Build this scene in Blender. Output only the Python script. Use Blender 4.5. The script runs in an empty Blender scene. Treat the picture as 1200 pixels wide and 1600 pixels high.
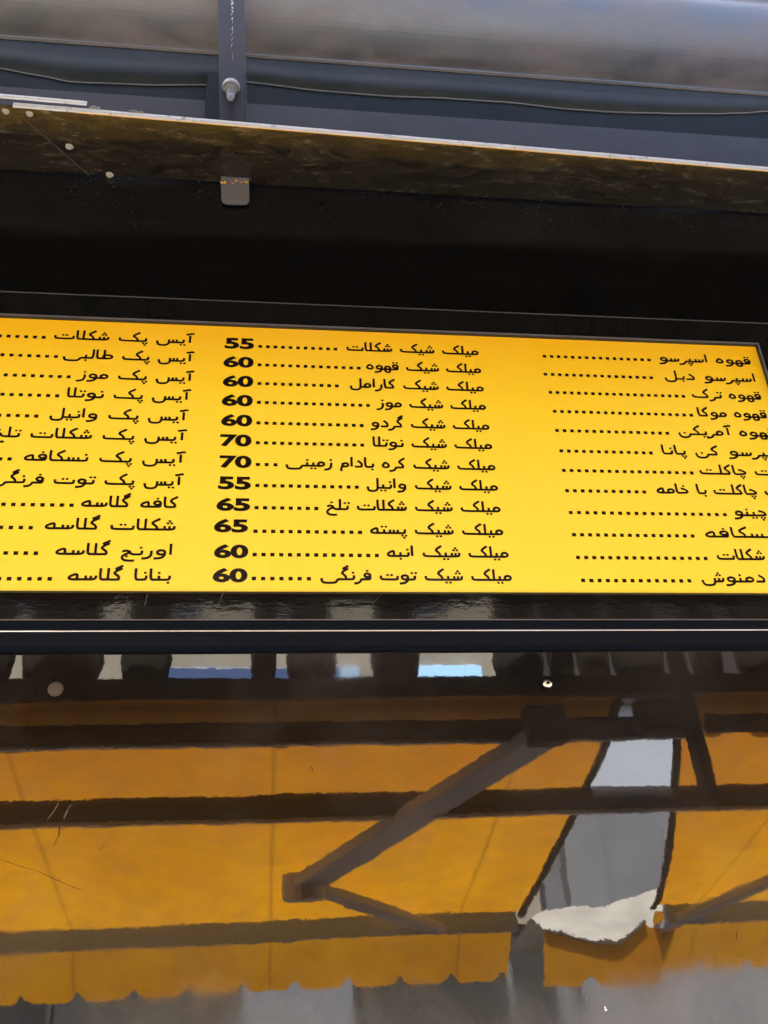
import bpy, bmesh, math, random
from mathutils import Vector, Matrix
random.seed(7)
SC = bpy.context.scene
COL = SC.collection
R = math.radians

# ------------------------------------------------------------------ camera
CAM = Vector((0.0, -1.5, 2.0))
FPX = 1400.0                                   # focal length in pixels of the 1200x1600 frame
# rows: image right, image down, view direction, as functions of the world axes
ROT = [(0.9926, -0.1126, -0.0451), (0.0140, 0.4760, -0.8793), (0.1205, 0.8722, 0.4741)]
cam = bpy.data.cameras.new('camera')
cam.sensor_fit = 'VERTICAL'; cam.sensor_height = 24.0
cam.lens = FPX / 1600.0 * 24.0
cam.clip_start = 0.02; cam.clip_end = 500.0
camo = bpy.data.objects.new('camera', cam); COL.objects.link(camo)
r0, r1, r2 = (Vector(r).normalized() for r in ROT)
m = Matrix((r0, -r1, -r2)).transposed().to_4x4()
camo.matrix_world = Matrix.Translation(CAM) @ m
SC.camera = camo

# ------------------------------------------------------------------ sky, sun, exposure
SUN_EL, SUN_AZ = R(68), R(-20)                  # sun stands high behind the shop, a little to the left
SC.world = bpy.data.worlds.new('World'); SC.world.use_nodes = True
wn = SC.world.node_tree
bg = wn.nodes['Background']
sky = wn.nodes.new('ShaderNodeTexSky'); sky.sky_type = 'NISHITA'; sky.sun_disc = False
sky.sun_elevation = SUN_EL; sky.sun_rotation = SUN_AZ
sky.air_density = 0.75; sky.dust_density = 3.5; sky.ozone_density = 0.6
wn.links.new(sky.outputs[0], bg.inputs[0]); bg.inputs[1].default_value = 0.10
sun = bpy.data.lights.new('sun', 'SUN'); sun.energy = 4.5; sun.angle = R(0.5); sun.color = (1.0, 0.95, 0.87)
suno = bpy.data.objects.new('sun', sun); COL.objects.link(suno)
to_sun = Vector((math.sin(SUN_AZ) * math.cos(SUN_EL), math.cos(SUN_AZ) * math.cos(SUN_EL), math.sin(SUN_EL)))
suno.rotation_euler = to_sun.to_track_quat('Z', 'Y').to_euler()
suno.location = (0, 3, 9)
SC.view_settings.view_transform = 'Standard'; SC.view_settings.look = 'None'
SC.view_settings.exposure = 3.42; SC.view_settings.gamma = 1.0
SC.cycles.max_bounces = 12; SC.cycles.transmission_bounces = 8; SC.cycles.glossy_bounces = 6; SC.cycles.diffuse_bounces = 6
SC.cycles.caustics_reflective = False; SC.cycles.caustics_refractive = False
SC.cycles.sample_clamp_indirect = 8.0
SC.cycles.use_denoising = True

# ------------------------------------------------------------------ measuring helpers (photo pixel -> metres on a plane)
def ray(px, py):
    d = (px - 600) * r0 + (py - 800) * r1 + FPX * r2
    return d
def W(px, py, Y=0.0):
    """point on the vertical plane standing Y metres out of the shop front"""
    d = ray(px, py); t = (-Y - CAM.y) / d.y
    return CAM + d * t
def H(px, py, z):
    """point on the level plane at height z"""
    d = ray(px, py); t = (z - CAM.z) / d.z
    return CAM + d * t
def mirror_ray(px, py):
    w = W(px, py); d = ray(px, py) / ray(px, py).y
    return w, Vector((d.x, -1.0, d.z))
def MV(px, py, Y):
    w, d = mirror_ray(px, py); return w + d * Y
AY0, AZ0, ASL = 2.0, 3.05, 0.3325               # awning plane: z = AZ0 - ASL*(Y-AY0)
def MA(px, py, off=0.0):
    w, d = mirror_ray(px, py)
    Y = (AZ0 + ASL * AY0 - off - w.z) / (d.z + ASL)
    return w + d * Y

# ------------------------------------------------------------------ object helpers
def link(o, parent=None):
    COL.objects.link(o)
    if parent: o.parent = parent
    return o
def tag(o, label=None, cat=None, group=None, kind=None):
    if label: o['label'] = label
    if cat: o['category'] = cat
    if group: o['group'] = group
    if kind: o['kind'] = kind
    return o
def thing(name, label, cat, loc=(0, 0, 0), group=None):
    o = bpy.data.objects.new(name, None); o.empty_display_size = 0.1
    o.location = loc; link(o)
    return tag(o, label, cat, group)
def obj(name, bm, mat, parent=None, smooth=False, bevel=0.0, seg=2):
    if bevel > 0:
        bmesh.ops.remove_doubles(bm, verts=bm.verts, dist=1e-6)
        es = [e for e in bm.edges if len(e.link_faces) == 2 and e.calc_face_angle(0) > R(30)]
        bmesh.ops.bevel(bm, geom=es, offset=bevel, segments=seg, profile=0.5, affect='EDGES')
    me = bpy.data.meshes.new(name); bmesh.ops.recalc_face_normals(bm, faces=bm.faces)
    if parent: bm.transform(Matrix.Translation(-parent_origin(parent)))
    bm.to_mesh(me); bm.free()
    if smooth:
        for p in me.polygons: p.use_smooth = True
    o = bpy.data.objects.new(name, me)
    if mat: me.materials.append(mat)
    return link(o, parent)
def parent_origin(o):
    v = Vector((0, 0, 0))
    while o: v += o.location; o = o.parent
    return v
def box(bm, x0, x1, y0, y1, z0, z1):
    vs = [bm.verts.new((x, y, z)) for x in (x0, x1) for y in (y0, y1) for z in (z0, z1)]
    for f in ((0, 1, 3, 2), (4, 6, 7, 5), (0, 4, 5, 1), (2, 3, 7, 6), (0, 2, 6, 4), (1, 5, 7, 3)):
        bm.faces.new([vs[i] for i in f])
    return bm
def bx(*a): return box(bmesh.new(), *a)
def extrude_x(bm, prof, x0, x1, closed=True, n=1, fn=None):
    """extrude a (y,z) profile along x"""
    rows = []
    for i in range(n + 1):
        x = x0 + (x1 - x0) * i / n
        rows.append([bm.verts.new((x, p[0], p[1]) if fn is None else fn(x, p)) for p in prof])
    k = len(prof)
    for i in range(n):
        for j in range(k if closed else k - 1):
            bm.faces.new((rows[i][j], rows[i][(j + 1) % k], rows[i + 1][(j + 1) % k], rows[i + 1][j]))
    if closed:
        bm.faces.new(rows[0]); bm.faces.new(list(reversed(rows[-1])))
    return bm
def tube(bm, a, b, r, n=14, r2=None):
    a, b = Vector(a), Vector(b); r2 = r if r2 is None else r2
    q = (b - a).to_track_quat('Z', 'Y')
    ra, rb = [], []
    for i in range(n):
        c = Vector((math.cos(2 * math.pi * i / n), math.sin(2 * math.pi * i / n), 0))
        ra.append(bm.verts.new(a + q @ (c * r))); rb.append(bm.verts.new(b + q @ (c * r2)))
    for i in range(n): bm.faces.new((ra[i], ra[(i + 1) % n], rb[(i + 1) % n], rb[i]))
    bm.faces.new(list(reversed(ra))); bm.faces.new(rb)
    return bm
def beam(bm, a, b, w, h, up=(0, 0, 1)):
    """rectangular bar from a to b"""
    a, b = Vector(a), Vector(b); d = (b - a).normalized()
    s = d.cross(Vector(up)).normalized(); u = s.cross(d)
    vs = []
    for p in (a, b):
        for i, j in ((-1, -1), (1, -1), (1, 1), (-1, 1)):
            vs.append(bm.verts.new(p + s * i * w / 2 + u * j * h / 2))
    for f in ((3, 2, 1, 0), (4, 5, 6, 7), (0, 1, 5, 4), (1, 2, 6, 5), (2, 3, 7, 6), (3, 0, 4, 7)):
        bm.faces.new([vs[i] for i in f])
    return bm

# ------------------------------------------------------------------ materials
def mat(name, color=(0.5, 0.5, 0.5), rough=0.5, metal=0.0, ior=1.5):
    m = bpy.data.materials.new(name); m.use_nodes = True
    p = m.node_tree.nodes['Principled BSDF']
    p.inputs['Base Color'].default_value = (*color, 1); p.inputs['Roughness'].default_value = rough
    p.inputs['Metallic'].default_value = metal; p.inputs['IOR'].default_value = ior
    return m
class N:
    """tiny node-graph writer"""
    def __init__(s, m):
        s.m = m; s.t = m.node_tree; s.p = s.t.nodes['Principled BSDF']
        s.co = s.t.nodes.new('ShaderNodeTexCoord').outputs['Object']
    def new(s, k, **kw):
        n = s.t.nodes.new(k)
        for a, b in kw.items(): setattr(n, a, b)
        return n
    def link(s, a, b): s.t.links.new(a, b)
    def mapping(s, scale=(1, 1, 1), rot=(0, 0, 0), loc=(0, 0, 0)):
        n = s.new('ShaderNodeMapping'); n.inputs['Scale'].default_value = scale
        n.inputs['Rotation'].default_value = rot; n.inputs['Location'].default_value = loc
        s.link(s.co, n.inputs[0]); return n.outputs[0]
    def noise(s, scale, detail=4, rough=0.55, vec=None, dist=0.0):
        n = s.new('ShaderNodeTexNoise'); n.inputs['Scale'].default_value = scale
        n.inputs['Detail'].default_value = detail; n.inputs['Roughness'].default_value = rough
        n.inputs['Distortion'].default_value = dist
        s.link(vec if vec is not None else s.co, n.inputs['Vector']); return n.outputs['Fac']
    def voro(s, scale, vec=None, rand=1.0):
        n = s.new('ShaderNodeTexVoronoi'); n.inputs['Scale'].default_value = scale
        n.inputs['Randomness'].default_value = rand
        s.link(vec if vec is not None else s.co, n.inputs['Vector']); return n.outputs['Distance'], n.outputs['Color']
    def ramp(s, fac, stops, interp='LINEAR'):
        n = s.new('ShaderNodeValToRGB'); n.color_ramp.interpolation = interp
        e = n.color_ramp.elements
        while len(e) < len(stops): e.new(0.5)
        for k, (pos, c) in zip(e, stops):
            k.position = pos; k.color = (*c, 1) if isinstance(c, tuple) else (c, c, c, 1)
        s.link(fac, n.inputs[0]); return n.outputs[0]
    def mix(s, fac, a, b, mode='MIX'):
        n = s.new('ShaderNodeMix', data_type='RGBA', blend_type=mode)
        for v, i in ((fac, 0), (a, 6), (b, 7)):
            if isinstance(v, (int, float)): n.inputs[i].default_value = v if i == 0 else (v, v, v, 1)
            elif isinstance(v, tuple): n.inputs[i].default_value = (*v, 1)
            else: s.link(v, n.inputs[i])
        return n.outputs[2]
    def math(s, op, a, b=None, c=None):
        n = s.new('ShaderNodeMath', operation=op)
        for v, i in ((a, 0), (b, 1), (c, 2)):
            if v is None: continue
            if isinstance(v, (int, float)): n.inputs[i].default_value = v
            else: s.link(v, n.inputs[i])
        return n.outputs[0]
    def bump(s, h, dist, prev=None, strength=1.0):
        n = s.new('ShaderNodeBump'); n.inputs['Strength'].default_value = strength
        n.inputs['Distance'].default_value = dist; s.link(h, n.inputs['Height'])
        if prev is not None: s.link(prev, n.inputs['Normal'])
        return n.outputs[0]
    def sep(s, vec=None):
        n = s.new('ShaderNodeSeparateXYZ'); s.link(vec if vec is not None else s.co, n.inputs[0]); return n.outputs
    def specks(s, scale, lo, hi, cut=0.5):
        """scattered dust grains: 1 on a grain, 0 elsewhere; only some of the cells carry one"""
        d, c = s.voro(scale)
        g = s.ramp(d, [(lo, 1.0), (hi, 0.0)])
        r = s.new('ShaderNodeSeparateColor'); s.link(c, r.inputs[0])
        return s.math('MULTIPLY', g, s.math('GREATER_THAN', r.outputs[0], cut))
    def set(s, **kw):
        for k, v in kw.items():
            i = s.p.inputs[k.replace('_', ' ')]
            if hasattr(v, 'node'): s.link(v, i)
            else: i.default_value = v

# glossy black cladding of the fascia, with dust grains
M_BLACK = mat('black_gloss_cladding', (0.004, 0.004, 0.004), 0.12, ior=1.4); n = N(M_BLACK)
gr = n.math('MULTIPLY', n.specks(120, 0.12, 0.22, 0.55), n.ramp(n.noise(7, 5), [(0.42, 0.0), (0.62, 1.0)]))
sx = n.sep()
low = n.ramp(n.math('MULTIPLY_ADD', sx[2], 2.6, -8.75), [(0.35, 0.0), (0.85, 1.0)])    # most of the dust hangs just under the soffit
gr = n.math('MULTIPLY', gr, low)
smear = n.ramp(n.noise(2.2, 6, 0.6, n.mapping((1, 1, 6))), [(0.5, 0.0), (0.75, 0.5)])
n.set(Base_Color=n.mix(gr, n.mix(smear, (0.003, 0.003, 0.003), (0.007, 0.0075, 0.008)), (0.13, 0.125, 0.11)),
      Roughness=n.math('MULTIPLY_ADD', smear, 0.3, 0.14))
# frame of the menu board: the same black, cleaner
M_FRAME = mat('black_frame_profile', (0.006, 0.006, 0.006), 0.16, ior=1.45); n = N(M_FRAME)
rz = n.sep()[2]
fl = n.noise(42, 4, 0.6, n.mapping((0.35, 1, 1.4)))
n.set(Normal=n.bump(n.noise(90, 2), 0.00006, n.bump(fl, 0.00012)), Roughness=n.math('MULTIPLY_ADD', n.noise(9), 0.05, 0.03))
M_EDGE = mat('grey_frame_edge', (0.13, 0.135, 0.155), 0.4, 0.1)
M_RET = mat('dark_frame_return', (0.018, 0.018, 0.018), 0.5)
M_BEVHL = mat('grey_bevel_highlight', (0.11, 0.115, 0.11), 0.5)
M_TRIM = mat('blue_black_trim', (0.006, 0.010, 0.018), 0.4, ior=1.12)
M_GLINT = mat('bright_edge_glint', (0.9, 0.9, 0.9), 0.28, 1.0)

# mirror-like dark panel
M_PANEL = mat('mirror_black_panel', (0.004, 0.004, 0.0042), 0.3, ior=1.16); n = N(M_PANEL)
fine = n.noise(95, 2, 0.5, n.mapping((1, 1, 1)))
mid = n.noise(17, 2, 0.5, n.mapping((0.5, 1, 1)))
big = n.noise(4.0, 1, 0.5, n.mapping((0.5, 1, 1)))
b = n.bump(big, 0.00028); b = n.bump(mid, 0.00005, b); b = n.bump(fine, 0.000011, b)
dust = n.math('MULTIPLY', n.specks(210, 0.05, 0.1, 0.86), n.ramp(n.noise(3, 4), [(0.4, 0.3), (0.7, 1.0)]))
film = n.noise(3.5, 7, 0.65, None, 0.6)
px = n.sep()
low = n.ramp(n.math('ADD', n.math('MULTIPLY_ADD', px[2], -2.2, 5.0), n.math('MULTIPLY', film, 0.5)), [(0.80, 0.0), (1.0, 1.0)])   # splashed dirt towards the foot
n.set(Normal=b, Base_Color=n.mix(dust, n.mix(n.ramp(film, [(0.45, 0.0), (0.8, 1.0)]), n.mix(low, (0.005, 0.005, 0.005), (0.042, 0.044, 0.045)), n.mix(low, (0.024, 0.024, 0.025), (0.070, 0.079, 0.083))), (0.2, 0.19, 0.18)),
      Roughness=n.math('MULTIPLY_ADD', n.ramp(film, [(0.4, 0.0), (0.8, 1.0)]), 0.25, 0.22), Coat_Weight=1.0, Coat_IOR=1.70, Coat_Normal=b,
      Coat_Roughness=n.math('ADD', n.math('MULTIPLY', low, 0.07), n.math('MULTIPLY_ADD', n.ramp(film, [(0.45, 0.0), (0.75, 1.0)]), 0.03, 0.013)))

# printed yellow board
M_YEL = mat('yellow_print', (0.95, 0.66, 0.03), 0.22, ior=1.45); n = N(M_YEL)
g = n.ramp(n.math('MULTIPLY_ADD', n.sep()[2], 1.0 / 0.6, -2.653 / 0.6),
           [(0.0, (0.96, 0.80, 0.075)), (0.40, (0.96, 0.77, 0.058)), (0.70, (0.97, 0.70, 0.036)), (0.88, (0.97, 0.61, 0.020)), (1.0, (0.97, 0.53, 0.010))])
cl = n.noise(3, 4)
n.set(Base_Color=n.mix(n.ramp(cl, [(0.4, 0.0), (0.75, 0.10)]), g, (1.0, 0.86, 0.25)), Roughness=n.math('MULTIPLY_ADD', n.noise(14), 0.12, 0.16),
      Normal=n.bump(n.noise(30, 3), 0.0001))
M_INK = mat('dark_brown_ink', (0.010, 0.0055, 0.004), 0.25, ior=1.45)

# soffit: grimy, still glossy black brown sheet
M_SOFF = mat('grimy_soffit_sheet', (0.02, 0.016, 0.01), 0.2, ior=1.5); n = N(M_SOFF)
st = n.noise(5.5, 8, 0.68, n.mapping((0.8, 3.6, 1), (0, 0, R(-6))), 2.4)
st2 = n.noise(26, 6, 0.7, n.mapping((0.6, 2.0, 1), (0, 0, R(12))), 0.8)
dirt = n.math('MULTIPLY', n.ramp(st, [(0.40, 0.0), (0.66, 1.0)]), n.ramp(st2, [(0.40, 0.0), (0.66, 1.0)]))
grain = n.specks(160, 0.08, 0.16, 0.88)
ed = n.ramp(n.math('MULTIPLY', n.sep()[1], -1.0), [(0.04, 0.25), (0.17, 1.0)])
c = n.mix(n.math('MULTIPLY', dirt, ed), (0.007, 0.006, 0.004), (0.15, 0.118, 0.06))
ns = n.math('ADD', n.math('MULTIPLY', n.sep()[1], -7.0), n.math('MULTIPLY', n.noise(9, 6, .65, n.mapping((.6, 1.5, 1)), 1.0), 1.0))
c = n.mix(n.ramp(ns, [(1.05, 0.0), (1.75, 0.75)]) if False else n.ramp(n.math('MULTIPLY', ns, 0.5), [(0.60, 0.0), (0.92, 0.6)]), c, (0.17, 0.11, 0.02))  # yellow reflected glow near the lip, put into the colour
n.set(Base_Color=n.mix(grain, c, (0.25, 0.23, 0.19)), IOR=1.9, Roughness=n.math('MULTIPLY_ADD', dirt, 0.35, 0.12),
      Normal=n.bump(st2, 0.0012))
M_LIP = mat('bare_aluminium_edge', (0.85, 0.86, 0.88), 0.35, 0.15); n = N(M_LIP)
n.set(Base_Color=n.mix(n.ramp(n.noise(55, 4, 0.6, n.mapping((1, 1, 1))), [(0.58, 0.0), (0.72, 1.0)]), (0.80, 0.81, 0.83), (0.25, 0.25, 0.26)))
M_YLINE = mat('yellow_edge_line', (0.75, 0.42, 0.02), 0.4)
# grey metal; the roll's brown mottling is a reflection put into the colour
def grey_metal(name, col, rough=0.3, brown_mottle=0.0, ior=1.5, rcol=(0.16, 0.115, 0.095)):
    m = mat(name, col, rough, 0.0, ior); n = N(m)
    r = n.ramp(n.noise(5.5, 8, 0.7, n.mapping((0.8, 1, 1.5)), 0.5), [(0.42, 0.0), (0.66, 1.0)])
    gr = n.specks(120, 0.05, 0.1, 0.93 if rough > 0.31 else 1.1)
    c = n.mix(n.math('MULTIPLY', r, brown_mottle), col, rcol)
    n.set(Base_Color=n.mix(gr, c, (0.3, 0.29, 0.27)), Roughness=n.math('ADD', n.math('MULTIPLY_ADD', n.noise(18, 5), 0.2, rough - 0.1), n.math('MULTIPLY', r, brown_mottle * 0.18)),
          Normal=n.bump(n.noise(2.5, 2), 0.004))
    return m
M_ROLL = grey_metal('mottled_grey_sheet', (0.026, 0.026, 0.027), 0.37, 0.95, 1.95, (0.070, 0.048, 0.041))
M_TEAL = grey_metal('slate_teal_metal', (0.017, 0.024, 0.026), 0.55, 0.1, 1.35)  # teal, navy and purple-grey carry the reflected bands as colour
M_NAVY = grey_metal('navy_grey_metal', (0.0075, 0.0125, 0.0155), 0.6, 0.0, 1.25)
M_PURP = grey_metal('purple_grey_metal', (0.032, 0.032, 0.038), 0.5, 0.1, 1.35)
M_PALE = mat('pale_grey', (0.20, 0.205, 0.20), 0.5)
M_BAR = grey_metal('grey_bar_paint', (0.042, 0.044, 0.058), 0.45, 0.1, 1.4)
n = N(M_BAR)
old = M_BAR.node_tree.nodes['Principled BSDF'].inputs['Base Color'].links[0].from_socket
n.set(Base_Color=n.mix(n.ramp(n.math('ADD', n.math('MULTIPLY_ADD', n.sep()[2], -9.0, 33.6), n.math('MULTIPLY', n.noise(30, 5), 0.4)), [(0.3, 0.0), (0.7, 0.9)]), old, (0.135, 0.13, 0.125)))
M_ZINC = mat('dull_zinc', (0.27, 0.27, 0.26), 0.5, 0.4)
M_STEEL = mat('bright_steel', (0.75, 0.75, 0.73), 0.22, 1.0)
M_CAP = mat('dull_grey_cap', (0.062, 0.057, 0.052), 0.75)
M_CHIP = mat('chipped_white_paint', (0.7, 0.7, 0.7), 0.6)

# ================================================================== THE GROUND
M_PAVE = mat('paving', (0.3, 0.29, 0.27), 0.85); n = N(M_PAVE)
br = n.new('ShaderNodeTexBrick'); br.inputs['Scale'].default_value = 2.5; br.inputs['Mortar Size'].default_value = 0.012
n.link(n.co, br.inputs['Vector'])
br.inputs['Color1'].default_value = (0.33, 0.32, 0.30, 1); br.inputs['Color2'].default_value = (0.27, 0.26, 0.245, 1); br.inputs['Mortar'].default_value = (0.12, 0.115, 0.11, 1)
n.set(Base_Color=n.mix(0.35, br.outputs[0], n.ramp(n.noise(4, 6), [(0.3, (0.2, 0.19, 0.18)), (0.7, (0.36, 0.35, 0.33))])))
M_ROAD = mat('asphalt', (0.05, 0.05, 0.052), 0.9); n = N(M_ROAD)
n.set(Base_Color=n.ramp(n.noise(60, 5), [(0.3, (0.035, 0.035, 0.036)), (0.7, (0.075, 0.073, 0.07))]))
M_KERB = mat('kerb_stone', (0.36, 0.35, 0.33), 0.8)
bm = bmesh.new()
vs = [bm.verts.new(v) for v in ((-200, -200, -0.13), (200, -200, -0.13), (200, 200, -0.13), (-200, 200, -0.13))]; bm.faces.new(vs)
tag(obj('road', bm, M_ROAD), kind='structure')
tag(obj('pavement', bx(-60, 60, -5.2, 6.0, -0.126, 0.0), M_PAVE), kind='structure')
tag(obj('kerb', bx(-60, 60, -5.36, -5.203, -0.126, 0.012), M_KERB, bevel=0.012), kind='structure')
tag(obj('far_pavement', bx(-60, 60, -16.0, -9.2, -0.126, 0.0), M_PAVE), kind='structure')

# ================================================================== THE SHOP FRONT
XL, XR = -2.6, 3.2
Z_SOFF = 3.68
Z_BT, Z_BB = 3.2585, 2.6492                     # yellow board top / bottom
Z_FT, Z_FB = 3.322, 2.588                       # black frame outer top / bottom
Z_PT = 2.5345                                   # top of the mirror panel
BXL, BXR = -1.55, 1.0790
M_WALL = mat('grey_render', (0.22, 0.22, 0.22), 0.85); n = N(M_WALL)
n.set(Base_Color=n.ramp(n.noise(6, 6), [(0.3, (0.17, 0.17, 0.17)), (0.7, (0.27, 0.265, 0.26))]))
shop = thing('shop_front', 'glossy black shop front above and below the yellow menu board', 'shop front', (0, 0, 0))
obj('wall', bx(-6, 7, 0.20, 0.6, 0.0, 5.0), M_WALL, shop)
obj('upper_fascia', bx(XL, XR, 0.0, 0.19, Z_FT + 0.0005, 3.70), M_BLACK, shop)
obj('fascia_backing', bx(XL, XR, 0.045, 0.19, Z_PT + 0.002, Z_FT - 0.001), M_BLACK, shop)
panel = obj('mirror_panel', bx(XL, XR, 0.0, 0.04, 0.62, Z_PT - 0.001), M_PANEL, shop)
obj('plinth', bx(XL, XR, 0.012, 0.19, 0.0, 0.615), M_BLACK, shop)
# stepped trim rail between the board frame and the mirror panel
prof = [(0.02, Z_PT), (-0.010, Z_PT), (-0.0185, Z_PT + 0.005), (-0.020, 2.5600), (-0.0235, 2.5640), (-0.0245, 2.5668), (-0.0225, 2.570),
        (-0.0190, 2.5735), (-0.0180, 2.5835), (-0.0150, 2.5868), (0.02, 2.5868)]
trim = obj('trim_rail', extrude_x(bmesh.new(), prof, XL, XR), M_TRIM, shop)
bm = bmesh.new()
tube(bm, (XL, -0.0238, 2.5645), (XR, -0.0238, 2.5645), 0.0012, 10)
obj('edge_glint', bm, M_GLINT, trim, smooth=True)  # highlight along the convex edge, built as a bright strip
obj('upper_glint', bx(XL, XR, -0.0175, 0.0, 2.587, 2.5888), M_EDGE, trim)  # dull highlight of the upper edge, built as a grey strip
M_SCR = mat('scratch_grey', (0.10, 0.095, 0.085), 0.7); M_SCRD = mat('scratch_dark', (0.035, 0.022, 0.010), 0.8)
def scratch(pts, w, m, parent, y):
    rnd = random.Random(len(pts) + int(pts[0][0])); bm = bmesh.new(); prev = None
    q = []
    for (ax_, ay_), (bx2, by2) in zip(pts, pts[1:]):
        for i in range(5): q.append((ax_ + (bx2 - ax_) * i / 5 + rnd.uniform(-.8, .8), ay_ + (by2 - ay_) * i / 5))
    q.append(pts[-1])
    for i, (x, yy) in enumerate(q):
        p = W(x, yy); ww = w * (0.35 + rnd.random()) * (1 if 0 < i < len(q) - 1 else .15)
        c = [bm.verts.new((p.x - ww, y, p.z - ww * .3)), bm.verts.new((p.x + ww, y, p.z + ww * .3))]
        if prev: bm.faces.new((prev[0], prev[1], c[1], c[0]))
        prev = c
    obj('scratch', bm, m, parent)
for pts, w, m_ in (([(92, 1252), (84, 1268), (74, 1282)], .0011, M_SCR), ([(112, 1256), (103, 1270), (99, 1281)], .0011, M_SCR),
                   ([(95, 1286), (92, 1304), (84, 1324)], .0010, M_SCRD), ([(0, 1343), (60, 1362), (104, 1382), (134, 1393)], .0006, M_SCRD),
                   ([(370, 1460), (369, 1476)], .0010, M_SCRD), ([(1152, 1454), (1150, 1468)], .0010, M_SCRD), ([(487, 1196), (488, 1207)], .0008, M_SCRD),
                   ([(178, 1300), (150, 1338)], .0005, M_SCRD), ([(945, 1572), (947, 1580)], .0016, M_STEEL)):
    scratch(pts, w, m_, panel, -0.00025)
# screws in the mirror panel
def head(name, px, py, r, depth, m, slot=None):
    p = W(px, py)
    bm = bmesh.new()
    rings = []
    for rr, d in ((r, 0.0), (r, depth * 0.45), (r * 0.86, depth * 0.85), (r * 0.45, depth), (0.0001, depth)):
        rings.append([bm.verts.new((p.x + rr * math.cos(a), -d, p.z + rr * math.sin(a))) for a in [2 * math.pi * k / 20 for k in range(20)]])
    for q in range(4):
        for k in range(20): bm.faces.new((rings[q][k], rings[q][(k + 1) % 20], rings[q + 1][(k + 1) % 20], rings[q + 1][k]))
    return obj(name, bm, m, panel, smooth=True), p
head('screw_cap', 87, 1077, 0.0125, 0.004, M_CAP)
s, p = head('screw', 855, 1068, 0.0085, 0.0042, M_STEEL)
bm = bmesh.new(); tube(bm, (p.x, -0.0035, p.z), (p.x, -0.0046, p.z), 0.0034, 6)
obj('drive_recess', bm, M_BLACK, s)
bm = bmesh.new()
for k in range(24):
    a0, a1 = 2 * math.pi * k / 24, 2 * math.pi * (k + 1) / 24
    q = [bm.verts.new((p.x + rr * math.cos(a), -0.0009, p.z + rr * math.sin(a))) for a, rr in ((a0, .0088), (a1, .0088), (a1, .0125), (a0, .0125))]
    bm.faces.new(q)
obj('washer', bm, M_BLACK, s)

# ================================================================== STROKE LETTERING
# every letter form is drawn as centre-line strokes from its right edge (x=0) leftwards; 1.0 = height of an alef
def arc(cx, cy, rx, ry, a0, a1, n=10):
    return [(cx + rx * math.cos(R(a0 + (a1 - a0) * i / n)), cy + ry * math.sin(R(a0 + (a1 - a0) * i / n))) for i in range(n + 1)]
def loop(cx, cy, rx, ry): return ('c', arc(cx, cy, rx, ry, 0, 360, 16)[:-1])
def P(*pts): return ('p', list(pts))           # rounded corners
def tri(x, y, up=True): d = 0.15; s = 1 if up else -1; return [(x, y, -d), (x, y, d), (x, y + s * 0.20, 0)]
def two(x, y): return [(x, y, -.17), (x, y, .17)]
TOOTH_I = P((-.08, .36), (-.08, 0), (-.42, 0)); 
def tooth_m(): return [P((.02, 0), (-.42, 0)), P((-.2, 0), (-.2, .36))]
def bowl(x): return [(x, -.02), (x - .05, -.22), (x - .22, -.36), (x - .5, -.36), (x - .68, -.22), (x - .72, .16)]
def seen_i(): return [P((-.07, .34), (-.07, 0), (-.78, 0)), P((-.32, 0), (-.32, .32)), P((-.57, 0), (-.57, .34))]
def seen_m(): return [P((.02, 0), (-.8, 0)), P((-.12, 0), (-.12, .34)), P((-.37, 0), (-.37, .32)), P((-.62, 0), (-.62, .34))]
def seen_f(j): return [P(((.02 if j else -.07), 0 if j else .34), *( [] if j else [(-.07, 0)]), (-.56, 0)), P((-.32, 0), (-.32, .32)),
                       P((-.56, .34), (-.57, -.05), (-.64, -.27), (-.82, -.36), (-1.08, -.36), (-1.24, -.27), (-1.30, .14))] + ([P((-.1, 0), (-.1, .34))] if j else [])
def kaf_arm(): return P((-.04, .99), (-.50, .60), (-.20, .30), (-.16, .02))
def kaf_bar(): return P((-.02, 1.23), (-.40, .92))
def waw(j):
    s = [loop(-.32, .2, .2, .19), P((-.13, .18), (-.13, -.06), (-.30, -.32), (-.68, -.36))]
    if j: s.append(P((.02, 0), (-.28, 0)))
    return s
def reh(j): return [P(((.02, 0) if j else (-.1, .36)), ((-.12, 0) if j else (-.1, .02)), (-.16, -.2), (-.34, -.35), (-.58, -.37))]
def be_tail(j, n=1.05):
    return P(*([(.02, 0)] if j else [(-.08, .34), (-.08, .02), (-.22, 0)]), (-n, 0), (-n - .12, .08), (-n - .12, .36))
G = {}
def g(ch, form, w, strokes, dots=()): G[ch, form] = (w, strokes, list(dots))
g('ا', 'i', .3, [P((-.14, 0), (-.14, 1.0))]); g('ا', 'f', .34, [P((.02, 0), (-.2, 0), (-.2, 1.0))])
g('آ', 'i', .5, [P((-.2, 0), (-.2, .84)), P((.06, 1.05), (-.10, 1.08), (-.26, .99), (-.44, .98))])
for ch, dm, df in (('ب', [(-.2, -.26)], [(-.6, -.26)]), ('پ', tri(-.2, -.24, False), tri(-.6, -.24, False)),
                   ('ت', two(-.2, .60), two(-.6, .40)), ('ن', [(-.2, .60)], None), ('ی', two(-.2, -.26), None)):
    di = [(q[0] + .06, *q[1:]) for q in dm]
    g(ch, 'n', .42, [TOOTH_I], di); g(ch, 'm', .42, tooth_m(), dm)
    if df: g(ch, 'f', 1.25, [be_tail(True)], df); g(ch, 'i', 1.28, [be_tail(False)], df)
g('ن', 'f', .95, [P((.02, 0), (-.12, 0), *bowl(-.14))], [(-.5, .16)]); g('ن', 'i', .9, [P((-.09, .36), *bowl(-.1))], [(-.46, .2)])
ye = [(-.14, -.02), (-.20, -.22), (-.34, -.33), (-.98, -.33), (-1.14, -.22), (-1.16, .1)]
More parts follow.
